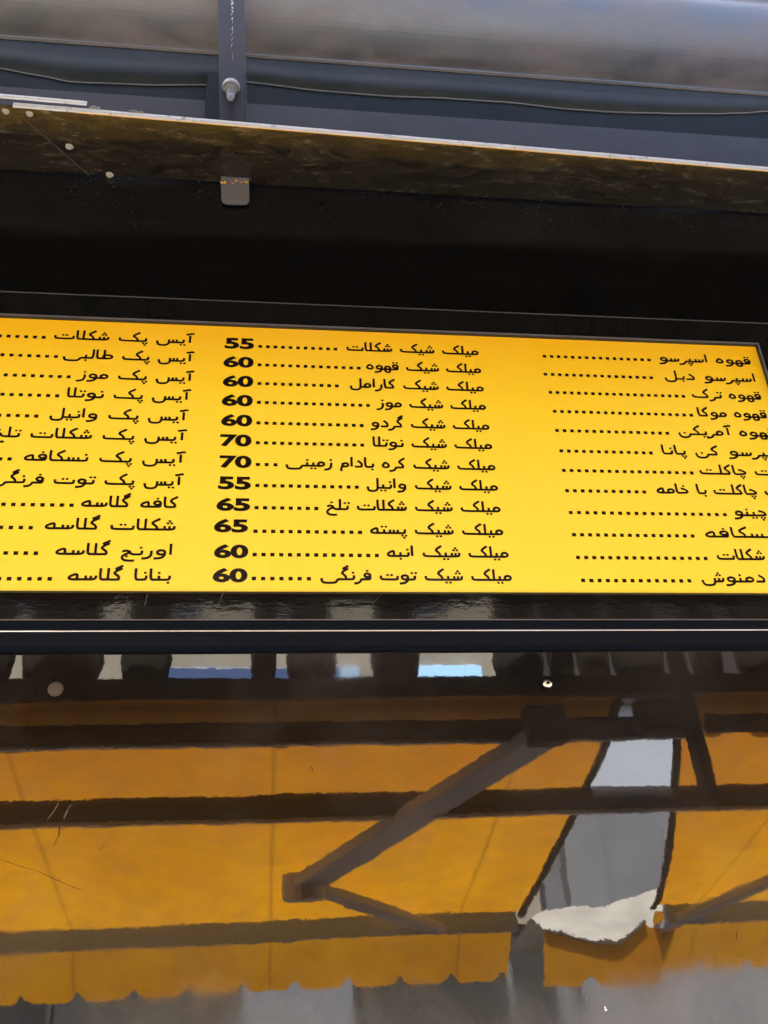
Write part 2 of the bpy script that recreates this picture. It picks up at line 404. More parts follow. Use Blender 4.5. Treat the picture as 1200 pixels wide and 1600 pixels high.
g('ی', 'f', 1.26, [P((.02, 0), *ye)])
g('س', 'n', .78, seen_i()); g('س', 'm', .8, seen_m()); g('س', 'f', 1.4, seen_f(True))
g('ش', 'n', .78, seen_i(), tri(-.32, .58)); g('ش', 'i', 1.4, seen_f(False), tri(-.32, .58))
for ch, ex in (('ک', []), ('گ', [kaf_bar()])):
    g(ch, 'n', .56, [kaf_arm(), P((-.16, .05), (-.2, 0), (-.56, 0))] + ex)
    g(ch, 'm', .60, [kaf_arm(), P((.02, 0), (-.6, 0))] + ex)
    g(ch, 'f', 1.4, [kaf_arm(), P((.02, 0), (-1.1, 0), (-1.26, .08), (-1.26, .34))] + ex)
    g(ch, 'i', 1.4, [kaf_arm(), P((-.16, .05), (-.2, 0), (-1.1, 0), (-1.26, .08), (-1.26, .34))] + ex)
g('ل', 'n', .36, [P((-.1, 1.0), (-.1, 0), (-.36, 0))]); g('ل', 'm', .36, [P((.02, 0), (-.36, 0)), P((-.17, 0), (-.17, 1.0))])
lt = [(-.16, 1.0), (-.16, -.05), (-.24, -.24), (-.40, -.32), (-.66, -.32), (-.82, -.22), (-.85, .12)]
g('ل', 'f', 1.0, [P(*lt), P((.02, 0), (-.16, 0))])
g('م', 'n', .62, [loop(-.28, .19, .2, .19), P((-.28, 0), (-.62, 0))]); g('م', 'm', .62, [P((.02, 0), (-.62, 0)), loop(-.3, .18, .2, .18)])
g('م', 'i', .66, [loop(-.28, .17, .2, .18), P((-.28, -.01), (-.46, 0), (-.56, -.08), (-.56, -.5))])
g('و', 'i', .72, waw(False)); g('و', 'f', .72, waw(True))
g('ر', 'i', .5, reh(False)); g('ر', 'f', .5, reh(True)); g('ز', 'i', .5, reh(False), [(-.12, .64)])
g('د', 'i', .66, [P((-.38, .62), (-.10, .34), (-.10, .03), (-.2, 0), (-.58, 0))])
g('ه', 'i', .62, [('c', [(-.34, .52), (-.12, .30), (-.10, .08), (-.26, -.01), (-.46, .02), (-.54, .16), (-.46, .34)])])
g('ه', 'f', .74, [P((.02, 0), (-.3, 0)), ('c', [(-.24, .50), (-.20, .24), (-.22, .0), (-.42, -.01), (-.60, .05), (-.62, .20), (-.50, .34)])])
g('ه', 'm', .62, [P((.02, 0), (-.62, 0)), loop(-.3, .17, .19, .17), loop(-.3, -.17, .19, .17)])
for ch, d in (('ف', [(-.27, .78)]), ('ق', two(-.27, .78))):
    g(ch, 'n', .56, [loop(-.27, .36, .18, .17), P((-.09, .36), (-.10, .04), (-.2, 0), (-.56, 0))], d)
g('ط', 'n', .84, [loop(-.36, .2, .29, .2), P((-.36, 0), (-.84, 0)), P((-.58, .08), (-.58, 1.0))])
hah = [(-.62, .30), (-.34, .36), (-.10, .32)]
for ch, d in (('ج', [(-.42, -.18)]), ('خ', [(-.36, .66)])):
    g(ch, 'f', .78, [P((.02, 0), (-.12, .0), (-.32, .16)), P((-.66, .26), (-.44, .36), (-.2, .20), (-.5, .02), (-.68, -.26), (-.56, -.52), (-.3, -.58), (-.02, -.55))], d)
for ch, d in (('چ', tri(-.34, -.24, False)), ('خ', [(-.34, .74)])):
    g(ch, 'n', .68, [P((-.56, .44), (-.42, .46), (-.10, .22), (-.16, .02), (-.68, 0))], d)
NOJOIN = set('اآدرزو')

def shape(text):
    out = []
    for word in text.split(' '):
        for i, ch in enumerate(word):
            prev = i > 0 and word[i - 1] not in NOJOIN
            nxt = i < len(word) - 1 and ch not in NOJOIN
            f = {(0, 0): 'i', (0, 1): 'n', (1, 0): 'f', (1, 1): 'm'}[prev, nxt]
            if (ch, f) not in G: f = {'f': 'i', 'm': 'n', 'n': 'm', 'i': 'f'}[f]
            out.append((ch, f))
        out.append((' ', 'i'))
    return out[:-1]
def rounded(pts, closed, r=0.5, it=2):
    for _ in range(it):
        q = []; k = len(pts)
        for i in range(k if closed else k - 1):
            a, b = Vector(pts[i]), Vector(pts[(i + 1) % k])
            if not closed and i == 0: q.append(tuple(a))
            else: q.append(tuple(a.lerp(b, .25)))
            if not closed and i == k - 2: q.append(tuple(b))
            else: q.append(tuple(a.lerp(b, .75)))
        pts = q
    return pts
T = 0.212                                        # stroke thickness in alef heights
def layout(text):
    """-> list of (stroke kind, points) and dots in alef units, and the width"""
    x = 0.0; S, D = [], []
    for ch, f in shape(text):
        if ch == ' ': x -= 0.50; continue
        w, st, dots = G[ch, f]
        for kind, pts in st: S.append((kind, [(px + x, py) for px, py in pts]))
        for q in dots: D.append((q[0] + x, q[1], q[2] if len(q) > 2 else 0))
        x -= w
    return S, D, -x
class Flat:
    """collects flat shapes on the plane y = yy"""
    def __init__(s, yy): s.bm = bmesh.new(); s.yy = yy; s.k = 0
    def poly(s, pts):
        y = s.yy - 0.000004 * (s.k % 40)
        vs = [s.bm.verts.new((x, y, z)) for x, z in pts]
        if len(vs) > 2: s.bm.faces.new(vs)
    def ribbon(s, pts, t, closed):
        s.k += 1; y = s.yy - 0.000004 * (s.k % 40)
        k = len(pts); L, Rr = [], []
        for i in range(k):
            p = Vector(pts[i])
            a = Vector(pts[(i - 1) % k]) if closed or i > 0 else None
            b = Vector(pts[(i + 1) % k]) if closed or i < k - 1 else None
            d1 = (p - a).normalized() if a else None; d2 = (b - p).normalized() if b else None
            d1 = d1 or d2; d2 = d2 or d1
            n1, n2 = Vector((-d1.y, d1.x)), Vector((-d2.y, d2.x))
            nn = (n1 + n2); nn = nn.normalized() if nn.length > 1e-4 else n1
            sc = 1.0 / max(0.55, nn.dot(n1))
            L.append(s.bm.verts.new((p.x + nn.x * t / 2 * sc, y, p.y + nn.y * t / 2 * sc)))
            Rr.append(s.bm.verts.new((p.x - nn.x * t / 2 * sc, y, p.y - nn.y * t / 2 * sc)))
        for i in range(k if closed else k - 1):
            j = (i + 1) % k
            s.bm.faces.new((L[i], L[j], Rr[j], Rr[i]))
    def square(s, x, z, a, b):
        s.k += 1; s.poly([(x - a / 2, z - b / 2), (x + a / 2, z - b / 2), (x + a / 2, z + b / 2), (x - a / 2, z + b / 2)])

# ================================================================== THE MENU BOARD
board = thing('menu_board', 'wide yellow price list with black lettering in a black frame', 'menu board', (0, 0, 0))
YB = 0.004                                       # the yellow face lies a little behind the frame front
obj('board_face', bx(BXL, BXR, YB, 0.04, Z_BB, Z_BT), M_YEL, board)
YF = -0.004
def frame_piece(name, quad):
    """mitred flat profile: outer edge pair, inner edge pair"""
    bm = bmesh.new()
    f = [bm.verts.new((x, YF, z)) for x, z in quad]; b = [bm.verts.new((x, 0.041, z)) for x, z in quad]
    bm.faces.new(f); bm.faces.new(list(reversed(b)))
    for i in range(4): bm.faces.new((f[i], b[i], b[(i + 1) % 4], f[(i + 1) % 4]))
    return obj(name, bm, M_FRAME, board, bevel=0.0022, seg=3)
ox0, ox1 = BXL - 0.069, BXR + 0.069
e = 0.0045                                      # the thin grey inner edge sits inside the black profile
frame_piece('frame_rail', [(ox0, Z_FT), (ox1, Z_FT), (BXR + e, Z_BT + e), (BXL - e, Z_BT + e)])
frame_piece('frame_rail', [(ox1, Z_FB), (ox0, Z_FB), (BXL - e, Z_BB - e), (BXR + e, Z_BB - e)])
frame_piece('frame_rail', [(ox1, Z_FT), (ox1, Z_FB), (BXR + e, Z_BB - e), (BXR + e, Z_BT + e)])
frame_piece('frame_rail', [(ox0, Z_FB), (ox0, Z_FT), (BXL - e, Z_BT + e), (BXL - e, Z_BB - e)])
ye_, yf_ = 0.0035, -0.0025
bm = bmesh.new()
box(bm, BXL - e, BXR + e, yf_, ye_, Z_BT, Z_BT + e - 0.0002)
box(bm, BXR, BXR + e - 0.0002, yf_, ye_, Z_BB, Z_BT - 0.0002)
box(bm, BXL - e + 0.0002, BXL, yf_, ye_, Z_BB, Z_BT - 0.0002)
box(bm, BXL - e, BXR + e, yf_ + 0.003, ye_, Z_BB - e + 0.0002, Z_BB - 0.0002)
obj('inner_return', bm, M_RET, board)
bm = bmesh.new(); w_ = 0.0028
box(bm, BXL - e, BXR + e, YF - 0.0012, yf_ - 0.0002, Z_BT + e - w_, Z_BT + e)
box(bm, BXR + e - w_, BXR + e, YF - 0.0012, yf_ - 0.0002, Z_BB, Z_BT + e - w_ - 0.0002)
box(bm, BXL - e, BXL - e + w_, YF - 0.0012, yf_ - 0.0002, Z_BB, Z_BT + e - w_ - 0.0002)
obj('inner_edge', bm, M_EDGE, board)
obj('frame_highlight', bx(ox0 - .003, ox1 + .003, YF + 0.0005, 0.0, Z_FT + 0.0004, Z_FT + 0.0020), M_BEVHL, board)  # highlight on the frame's top bevel, built as a thin grey strip

for pts in ([(351, 924), (344, 940), (332, 962), (322, 974)], [(598, 927), (586, 940), (572, 952)], [(231, 928), (226, 950)]):
    scratch(pts, .0006, M_SCR, board, YF - 0.0003)
ALEF = 0.0222
def bpt(px, py): p = W(px, py, -YB); return p.x, p.z
def text_line(text, xr, xl, zb, dots=None, scale=None):
    """one printed line: words between xl and xr, dots from x0 to x1"""
    S, D, w = layout(text)
    k = scale if scale else (xr - xl) / (w * ALEF)
    if xr is None: xr = xl + w * ALEF * k
    F = Flat(YB - 0.0006); h = ALEF
    for kind, pts in S:
        pts = rounded(pts, kind == 'c')
        F.ribbon([(xr + x * h * k, zb + (y + T / 2) * h) for x, y in pts], T * h, kind == 'c')
    for x, y, o in D: F.square(xr + x * h * k + o * h, zb + (y + T / 2) * h, 0.20 * h, 0.18 * h)
    if dots:
        x0, x1, cnt = dots; D_ = Flat(YB - 0.0006)
        for i in range(cnt):
            D_.square(x0 + (x1 - x0) * i / max(1, cnt - 1), zb + 0.003, 0.0076, 0.0072)
        obj('dot_leader', D_.bm, M_INK, board)
    return obj('menu_line', F.bm, M_INK, board)
def price(text, x0, x1, zc, height=0.0288):
    cu = bpy.data.curves.new('price', 'FONT'); cu.body = text; cu.offset = 0.042; cu.resolution_u = 6
    o = bpy.data.objects.new('price', cu); COL.objects.link(o)
    bpy.context.view_layer.update()
    me = bpy.data.meshes.new_from_object(o.evaluated_get(bpy.context.evaluated_depsgraph_get()))
    bpy.data.objects.remove(o); bpy.data.curves.remove(cu)
    xs = [v.co.x for v in me.vertices]; ys = [v.co.y for v in me.vertices]
    ax, bx_, ay, by = min(xs), max(xs), min(ys), max(ys)
    for v in me.vertices:
        v.co = Vector((x0 + (v.co.x - ax) / (bx_ - ax) * (x1 - x0), YB - 0.0006, zc + ((v.co.y - ay) / (by - ay) - .5) * height))
    me.materials.clear(); me.materials.append(M_INK)
    return link(bpy.data.objects.new('price', me), board)

# middle column, measured in a 2.4x enlargement whose corner is at (320, 510)
MID = [('میلک شیک شکلات', 55, 208, 490, 76, 87, 11, 530, 1028, 75, 185, 63),
       ('میلک شیک قهوه', 60, 205, 577, 145, 158, 14, 605, 1037, 70, 183, 132),
       ('میلک شیک کارامل', 60, 205, 495, 216, 224, 11, 540, 1047, 68, 182, 204),
       ('میلک شیک موز', 60, 203, 612, 287, 297, 15, 648, 1055, 64, 180, 276),
       ('میلک شیک گردو', 60, 201, 588, 363, 373, 14, 620, 1068, 62, 178, 351),
       ('میلک شیک نوتلا', 70, 199, 590, 438, 446, 14, 627, 1078, 57, 175, 427),
       ('میلک شیک کره بادام زمینی', 70, 199, 265, 519, 520, 3, 302, 1090, 55, 175, 507),
       ('میلک شیک وانیل', 55, 197, 570, 598, 604, 13, 603, 1100, 50, 173, 587),
       ('میلک شیک شکلات تلخ', 65, 194, 418, 681, 684, 8, 452, 1110, 44, 170, 667),
       ('میلک شیک پسته', 65, 190, 582, 770, 773, 13, 617, 1120, 35, 162, 747),
       ('میلک شیک انبه', 60, 187, 645, 857, 860, 15, 680, 1140, 35, 163, 843),
       ('میلک شیک توت فرنگی', 60, 184, 390, 946, 948, 7, 432, 1153, 30, 160, 933)]
for s, pr, d0, d1, ya, yb, cnt, tl, tr, p0, p1, pc in MID:
    q = lambda x, y: bpt(320 + x / 2.4, 510 + y / 2.4)
    zb = (q(d0, ya)[1] + q(d1, yb)[1]) / 2 - 0.0026
    yt = ya + (tr - d0) * ((yb - ya) / max(1, d1 - d0) if d1 - d0 > 100 else 0.01)
    text_line(s, q(tr, yt)[0], q(tl, yt)[0], zb, (q(d0, ya)[0], q(d1, yb)[0], cnt))
    price(str(pr), q(p0, pc)[0], q(p1, pc)[0], q(p0, pc)[1])
# left column, 3x enlargement at (0, 500): text left / right, last dot, y of the last dot
LEFT = [('آیس پک شکلات', 250, 905, 205, 83), ('آیس پک طالبی', 293, 903, 262, 173), ('آیس پک موز', 365, 903, 322, 268),
        ('آیس پک نوتلا', 307, 888, 268, 357), ('آیس پک وانیل', 225, 875, 170, 452), ('آیس پک شکلات تلخ', -45, 868, None, 548),
        ('آیس پک نسکافه', 105, 862, 45, 653), ('آیس پک توت فرنگی', -70, 852, None, 762), ('کافه گلاسه', 375, 833, 335, 870),
        ('شکلات گلاسه', 203, 822, 144, 975), ('اورنج گلاسه', 253, 810, 168, 1095), ('بنانا گلاسه', 310, 800, 233, 1215)]
for s, tl, tr, dl, y in LEFT:
    q = lambda x, y: bpt(x / 3, 500 + y / 3)
    zb = q(dl if dl is not None else 150, y)[1] - 0.0026
    dots = None
    if dl is not None:
        x1 = q(dl, y)[0]; cnt = int((x1 + 0.80) / 0.0172); dots = (x1 - (cnt - 1) * 0.0172, x1, cnt)
    text_line(s, q(tr, y + 25)[0], q(tl, y)[0], zb, dots)
# right column, 3x enlargement at (800, 510)
RIGHT = [('قهوه اسپرسو', 152, 642, 140, 160, 16, 685, 1118), ('اسپرسو دبل', 157, 652, 227, 241, 16, 708, 1143),
         ('قهوه ترک', 180, 803, 311, 329, 20, 840, 1168), ('قهوه موکا', 200, 840, 399, 418, 20, 868, 1195),
         ('قهوه آمریکن', 211, 728, 489, 503, 16, 778, 1235), ('اسپرسو کن پانا', 231, 651, 586, 594, 13, 698, 1275),
         ('هات چاکلت', 243, 842, 677, 688, 18, 880, 1290), ('هات چاکلت با خامه', 258, 620, 771, 778, 11, 675, 1325),
         ('کاپوچینو', 275, 998, 872, 886, 20, 1037, 1345), ('نسکافه', 290, 847, 975, 987, 16, 900, 1225),
         ('هات شکلات', 309, 908, 1082, 1092, 17, 960, 1370), ('دمنوش', 333, 831, 1192, 1195, 14, 885, 1192)]
for s, d0, d1, ya, yb, cnt, tl, tr in RIGHT:
    q = lambda x, y: bpt(800 + x / 3, 510 + y / 3)
    zb = (q(d0, ya)[1] + q(d1, yb)[1]) / 2 - 0.0026
    text_line(s, q(tr, yb + 4)[0], q(tl, yb)[0], zb, (q(d0, ya)[0], q(d1, yb)[0], cnt))

# ================================================================== SOFFIT WITH ITS BARE EDGE
soff = thing('soffit_panel', 'grimy black soffit sheet with bright bare metal edge over the board', 'soffit', (0, 0, 0))
ZS = Z_SOFF
LA, LB = H(0, 166, ZS), H(1200, 268, ZS)         # front edge of the sheet
ls = (LB.y - LA.y) / (LB.x - LA.x)
def lipy(x): return LA.y + (x - LA.x) * ls
bm = bmesh.new()
TK = 0.006
for z in (ZS, ZS + TK):
    pass
def prism(bm, pts, z0, z1):
    a = [bm.verts.new((x, y, z0)) for x, y in pts]; b = [bm.verts.new((x, y, z1)) for x, y in pts]
    bm.faces.new(list(reversed(a))); bm.faces.new(b)
    for i in range(len(pts)): bm.faces.new((a[i], a[(i + 1) % len(pts)], b[(i + 1) % len(pts)], b[i]))
    return bm
SY = -0.006                                      # rear edge, just off the fascia
bar_b = W(368, 300, 0.012)                       # where the flat bar passes the rear edge
seam_a, seam_b = H(38, 186, ZS), H(150, 283, ZS)
prism(bm, [(XL, lipy(XL)), (XR, lipy(XR)), (XR, SY), (bar_b.x + 0.036, SY), (bar_b.x + 0.036, -0.0215), (bar_b.x - 0.036, -0.0215), (bar_b.x - 0.036, SY), (XL, SY)], ZS, ZS + TK)
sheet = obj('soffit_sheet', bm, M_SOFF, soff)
bm = bmesh.new()
beam(bm, (seam_a.x, seam_a.y, ZS - 0.0004), (seam_b.x, seam_b.y, ZS - 0.0004), 0.0011, 0.0006)
obj('sheet_seam', bm, mat('dusty_seam', (0.10, 0.085, 0.06), 0.8), sheet)
def lip_strip(bm, x0, x1, out, zb, h, d, n=60, jag=0.0004):
    rnd = random.Random(3)
    prof = [(0, 0), (-d, 0.0008), (-d - 0.0006, h * .5), (-d, h - 0.0008), (0, h)]
    def fn(x, p): return (x, lipy(x) - out + p[0], zb + p[1] + rnd.uniform(-jag, jag))
    return extrude_x(bm, prof, x0, x1, True, n, fn)
obj('edge_trim', lip_strip(bmesh.new(), LA.x + 0.026, XR, 0.0004, ZS - 0.0005, 0.0130, 0.003, 220), M_LIP, soff)
xa = H(-60, 152, ZS).x; xb = H(132, 166, ZS).x
obj('overlap_trim', lip_strip(bmesh.new(), XL, xb, 0.005, ZS + 0.0190, 0.0110, 0.003, 60), M_LIP, soff)
obj('yellow_line', lip_strip(bmesh.new(), H(120, 180, ZS).x, XR, 0.0004, ZS - 0.0016, 0.0010, 0.0008, 120, 0.0002), M_YLINE, soff)  # thin yellow strip under the bare front edge
for px, py in ((108, 229), (171, 273), (46, 178), (9, 174)):
    p = H(px, py, ZS)
    bm = bmesh.new(); r = 0.0085 if py > 200 else 0.0075
    ra = [bm.verts.new((p.x + r * (1 + .1 * math.sin(3 * a + px)) * math.cos(a), p.y + r * (1 + .12 * math.cos(2 * a)) * math.sin(a), ZS)) for a in [2 * math.pi * k / 16 for k in range(16)]]
    rb = [bm.verts.new((p.x + .7 * r * math.cos(a), p.y + .7 * r * math.sin(a), ZS - 0.003)) for a in [2 * math.pi * k / 16 for k in range(16)]]
    for k in range(16): bm.faces.new((ra[k], ra[(k + 1) % 16], rb[(k + 1) % 16], rb[k]))
    bm.faces.new(rb)
    obj('screw', bm, mat('corroded_screw', (0.42, 0.40, 0.33), 0.7), sheet)
# frayed scraps of foil standing on the edge
for px, py, ww, hh in ((146, 176, 0.022, 0.012), (212, 182, 0.03, 0.007), (204, 181, 0.012, 0.009)):
    p = H(px, py, ZS)
    rnd = random.Random(px); bm = bmesh.new()
    pts = [(-ww / 2, 0)] + [(-ww / 2 + ww * (i + .5) / 5, hh * rnd.uniform(.3, 1)) for i in range(5)] + [(ww / 2, 0)]
    a = [bm.verts.new((p.x + x, lipy(p.x) - 0.0045, ZS + 0.013 + z)) for x, z in pts]; b = [bm.verts.new((p.x + x + 0.002, lipy(p.x) - 0.0025, ZS + 0.013 + z)) for x, z in pts]
    bm.faces.new(a); bm.faces.new(list(reversed(b)))
    for i in range(len(pts)): bm.faces.new((a[i], b[i], b[(i + 1) % len(pts)], a[(i + 1) % len(pts)]))
    obj('foil_scrap', bm, M_PALE, soff)

# ================================================================== GREY METAL CLADDING ABOVE THE SOFFIT
clad = thing('metal_cladding', 'slate grey rolled metal cladding behind the bar above the soffit', 'cladding', (0, 0, 0))
YC = -0.08                                       # it stands a little behind the shop front plane (Y is measured outwards)
zA = W(600, 178, YC).z; zC = W(600, 106, YC).z
obj('lower_strip', bx(XL, XR, -YC - 0.004, 0.19, 3.7005, zA), M_PURP, clad)  # reflected bands of the sheet, built as strips of different colour
obj('dark_strip', bx(XL, XR, -YC + 0.002, 0.19, zA + 0.0005, zC - 0.001), M_NAVY, clad)
# wavy reflection, built as a teal strip with a pale line below
wav = [(-900, 92), (-500, 70), (-200, 82), (0, 107), (60, 118), (110, 128), (220, 132.5), (330, 133), (385, 128), (500, 142), (600, 150), (700, 154), (800, 160.5), (880, 170), (950, 175), (1040, 177.5), (1110, 178), (1160, 177), (1200, 174), (1400, 176), (1700, 215), (2300, 260)]
wp = [W(x, y, YC) for x, y in wav]
def wz(x):
    for a, b in zip(wp, wp[1:]):
        if a.x <= x <= b.x:
            t = (x - a.x) / (b.x - a.x); t = t * t * (3 - 2 * t) * .5 + t * .5
            return a.z + (b.z - a.z) * t
    return wp[0].z if x < wp[0].x else wp[-1].z
fx0, fx1 = XL, XR
bm = bmesh.new(); bmE = bmesh.new(); nn = 260; rows = []; rowsE = []
for i in range(nn + 1):
    x = fx0 + (fx1 - fx0) * i / nn; z = min(wz(x), zC - 0.01)
    yo = -YC - 0.001
    rows.append([bm.verts.new(v) for v in ((x, yo, z + .0012), (x, yo - 0.0006, (z + zC) / 2), (x, yo, zC - 0.0012), (x, yo + 0.0025, zC - 0.0012), (x, yo + 0.0025, z + .0012))])
    rowsE.append([bmE.verts.new(v) for v in ((x, yo - 0.0008, z - .0009), (x, yo - 0.0008, z + 0.0006), (x, yo + 0.0025, z + 0.0006), (x, yo + 0.0025, z - .0009))])
for bb, rr in ((bm, rows), (bmE, rowsE)):
    k = len(rr[0])
    for i in range(nn):
        for j in range(k): bb.faces.new((rr[i][j], rr[i][(j + 1) % k], rr[i + 1][(j + 1) % k], rr[i + 1][j]))
fl = obj('wavy_reflection', bm, M_TEAL, clad, smooth=False)
obj('reflection_line', bmE, M_PALE, fl)
# the rolled sheet: rim, then a long convex belly
keys = [(-0.078, 0.0), (-0.074, 0.008), (-0.086, 0.022), (-0.068, 0.055), (-0.034, 0.12), (-0.008, 0.19), (0.004, 0.25), (0.001, 0.31), (-0.022, 0.37), (-0.040, 0.42), (-0.036, 0.47), (-0.005, 0.56)]
prof = [(0.10, zC)]
for i in range(len(keys) - 1):                   # Catmull-Rom through the outline (distance out, height above the rim)
    p0, p1, p2, p3 = (Vector(keys[max(0, min(len(keys) - 1, i + k))]) for k in (-1, 0, 1, 2))
    for q in range(5):
        t = q / 5
        v = 0.5 * ((2 * p1) + (p2 - p0) * t + (2 * p0 - 5 * p1 + 4 * p2 - p3) * t * t + (3 * p1 - p0 - 3 * p2 + p3) * t ** 3)
        prof.append((-v.x, zC + v.y))
prof += [(0.17, zC + 0.53), (0.19, zC + 0.53), (0.19, zC)]
obj('rolled_sheet', extrude_x(bmesh.new(), prof, XL, XR, True, 1), M_ROLL, clad, smooth=False)
for p in clad.children[-1].data.polygons: p.use_smooth = len(p.vertices) == 4
# lapped joint plate left of the bar
pa = W(325, 118, YC); pb = W(325, 182, YC); pc = W(352, 120, YC)
obj('joint_plate', bx(pa.x, pc.x + 0.012, -YC - 0.012, -YC - 0.0075, 3.7, pa.z), M_NAVY, clad, bevel=0.0008)

# ================================================================== FLAT BAR WITH SCREW
YBAR = 0.012
t0, t1 = W(358, -140, 0.10), W(368, 319, 0.009)
bar = thing('support_bar', 'grey flat steel bar hanging through the soffit, screw in its middle', 'bracket', (0, 0, 0))
bw = (W(385, 120, YBAR) - W(340, 120, YBAR)).length / 2 * 0.98
bm = bmesh.new()
ax = (t0 - t1).normalized(); sd = Vector((ax.z, 0, -ax.x)).normalized()
def BP(px, py, off=0.0):                          # point on the leaning face of the bar
    d = ray(px, py); nrm = sd.cross(ax); nrm = nrm if nrm.y < 0 else -nrm
    t = (t1 + nrm * (0.0034 + off) - CAM).dot(nrm) / d.dot(nrm); return CAM + d * t
out = []
rr = 0.014
prof2 = [t0 - sd * bw * 0.98, t1 - sd * bw * .9 + ax * rr] + [t1 + ax * rr - sd * (bw * .9 - rr) + (-sd * math.cos(a) - ax * math.sin(a)) * rr for a in [R(18 * k) for k in range(1, 6)]] + \
        [t1 + ax * rr + sd * (bw * .9 - rr) + (sd * math.cos(a) - ax * math.sin(a)) * rr for a in [R(90 - 18 * k) for k in range(0, 5)]] + [t1 + sd * bw * .9 + ax * rr, t0 + sd * bw * 0.98]
f = [bm.verts.new((p.x, p.y - 0.0035, p.z)) for p in prof2]; b = [bm.verts.new((p.x, p.y + 0.0035, p.z)) for p in prof2]
bm.faces.new(f); bm.faces.new(list(reversed(b)))
for i in range(len(f)): bm.faces.new((f[i], b[i], b[(i + 1) % len(f)], f[(i + 1) % len(f)]))
flat = obj('flat_bar', bm, M_BAR, bar, bevel=0.0012, seg=2)
# scratch in the paint and flakes along the right edge
bm = bmesh.new(); rnd = random.Random(5)
for i in range(46):
    t = rnd.random() ** 1.4; py = -5 + 98 * t
    p = BP(362.5 + rnd.uniform(-1.3, 1.3), py, 0.0006)
    l = rnd.uniform(0.003, 0.014); w = rnd.uniform(.0006, .0018) * (1.2 - t)
    vs = [bm.verts.new((p.x + a, p.y, p.z + c)) for a, c in ((-w, 0), (w * .4, -l / 2), (w, 0), (0, l / 2))]; bm.faces.new(vs)
obj('paint_scratch', bm, M_CHIP, flat)
bm = bmesh.new()
for i in range(70):
    t = rnd.random(); py = 112 + 84 * t; e_ = BP(383.0 + 1.5 * t, py, -0.001)
    s_ = rnd.uniform(.0012, .0042)
    q = [bm.verts.new(e_ + Vector((s_ * rnd.uniform(-1, 1), -rnd.uniform(0, .003), s_ * rnd.uniform(-1, 1)))) for _ in range(4)]
    for k in ((0, 1, 2), (0, 2, 3), (0, 3, 1), (1, 3, 2)): bm.faces.new([q[j] for j in k])
obj('paint_flakes', bm, M_BAR, flat)
bm = bmesh.new()
for i in range(20):
    p = BP(rnd.uniform(347, 392), rnd.uniform(283, 288), 0.001); s_ = rnd.uniform(.002, .005)
    q = [bm.verts.new(p + Vector((s_ * rnd.uniform(-1.6, 1.6), -rnd.uniform(0, .004), s_ * rnd.uniform(-.7, .7)))) for _ in range(4)]
    for k in ((0, 1, 2), (0, 2, 3), (0, 3, 1), (1, 3, 2)): bm.faces.new([q[j] for j in k])
obj('adhesive_smear', bm, M_YLINE, flat)
# self-drilling screw, tip towards the street
sp = BP(361, 139)
sd_ = Vector((0.02, -0.30, -0.95)).normalized()
bm = bmesh.new(); tube(bm, sp - sd_ * 0.012, sp + sd_ * 0.006, 0.0225, 28, 0.0215)
scr_ = obj('screw', bm, M_ZINC, flat, bevel=0.0015)
bm = bmesh.new(); tube(bm, sp + sd_ * 0.006, sp + sd_ * 0.015, 0.0165, 6)
obj('hex_nut', bm, M_ZINC, scr_, bevel=0.0015)
bm = bmesh.new(); tube(bm, sp + sd_ * 0.014, sp + sd_ * 0.062, 0.0088, 14)
for k in range(6): tube(bm, sp + sd_ * (0.018 + .0065 * k), sp + sd_ * (0.0205 + .0065 * k), 0.0104, 14, 0.0092)
tube(bm, sp + sd_ * 0.062, sp + sd_ * 0.078, 0.0084, 12, 0.0016)
obj('drill_tip', bm, M_ZINC, scr_)

# ================================================================== BEHIND THE VIEWER: WHAT THE PANEL MIRRORS
# dark roof sheet over the gap between shop and awnings
M_ROOFU = mat('dark_roofing', (0.035, 0.030, 0.025), 0.9); n = N(M_ROOFU)
n.set(Base_Color=n.ramp(n.noise(5, 7, 0.6), [(0.3, (0.03, 0.028, 0.026)), (0.7, (0.075, 0.055, 0.04))]))
M_ROOFT = mat('brown_top_sheet', (0.2, 0.13, 0.1), 0.9); n = N(M_ROOFT)
n.set(Base_Color=n.ramp(n.noise(3.2, 7, 0.65), [(0.3, (0.06, 0.05, 0.045)), (0.5, (0.13, 0.09, 0.075)), (0.7, (0.24, 0.18, 0.155))]))
roof = thing('canopy_roof', 'dark weathered roof sheet sloping out from the shop over the passage', 'roof', (0, -1.8, 3.35))
bm = bmesh.new()
nx = 130; rows = []
for i in range(nx + 1):
    x = -4.2 + 9.4 * i / nx; wv = 0.012 * math.sin(i * 1.9)
    rows.append([bm.verts.new((x, y, z + wv + dz)) for y, z, dz in ((-0.46, 4.40, 0), (-1.16, 3.93, 0), (-1.93 - .02 * math.sin(i * .7), 3.43, 0), (-1.93 - .02 * math.sin(i * .7), 3.43, -.012), (-0.46, 4.40, -.012))])
for i in range(nx):
    for j in range(5): bm.faces.new((rows[i][j], rows[i][(j + 1) % 5], rows[i + 1][(j + 1) % 5], rows[i + 1][j]))
obj('roof_sheet', bm, M_ROOFU, roof)
bm = bmesh.new(); rows = []
for i in range(nx + 1):
    x = -4.2 + 9.4 * i / nx; wv = 0.012 * math.sin(i * 1.9)
    rows.append([bm.verts.new((x, y, z + wv + .008)) for y, z in ((-0.47, 4.40), (-1.16, 3.935), (-1.91, 3.445))])
for i in range(nx):
    for j in range(2): bm.faces.new((rows[i][j], rows[i][j + 1], rows[i + 1][j + 1], rows[i + 1][j]))
obj('added_top_sheet', bm, M_ROOFT, roof)  # brown top layer, added for the cladding to mirror
M_DARK = mat('dark_steel', (0.014, 0.013, 0.012), 0.75)
bm = bmesh.new()
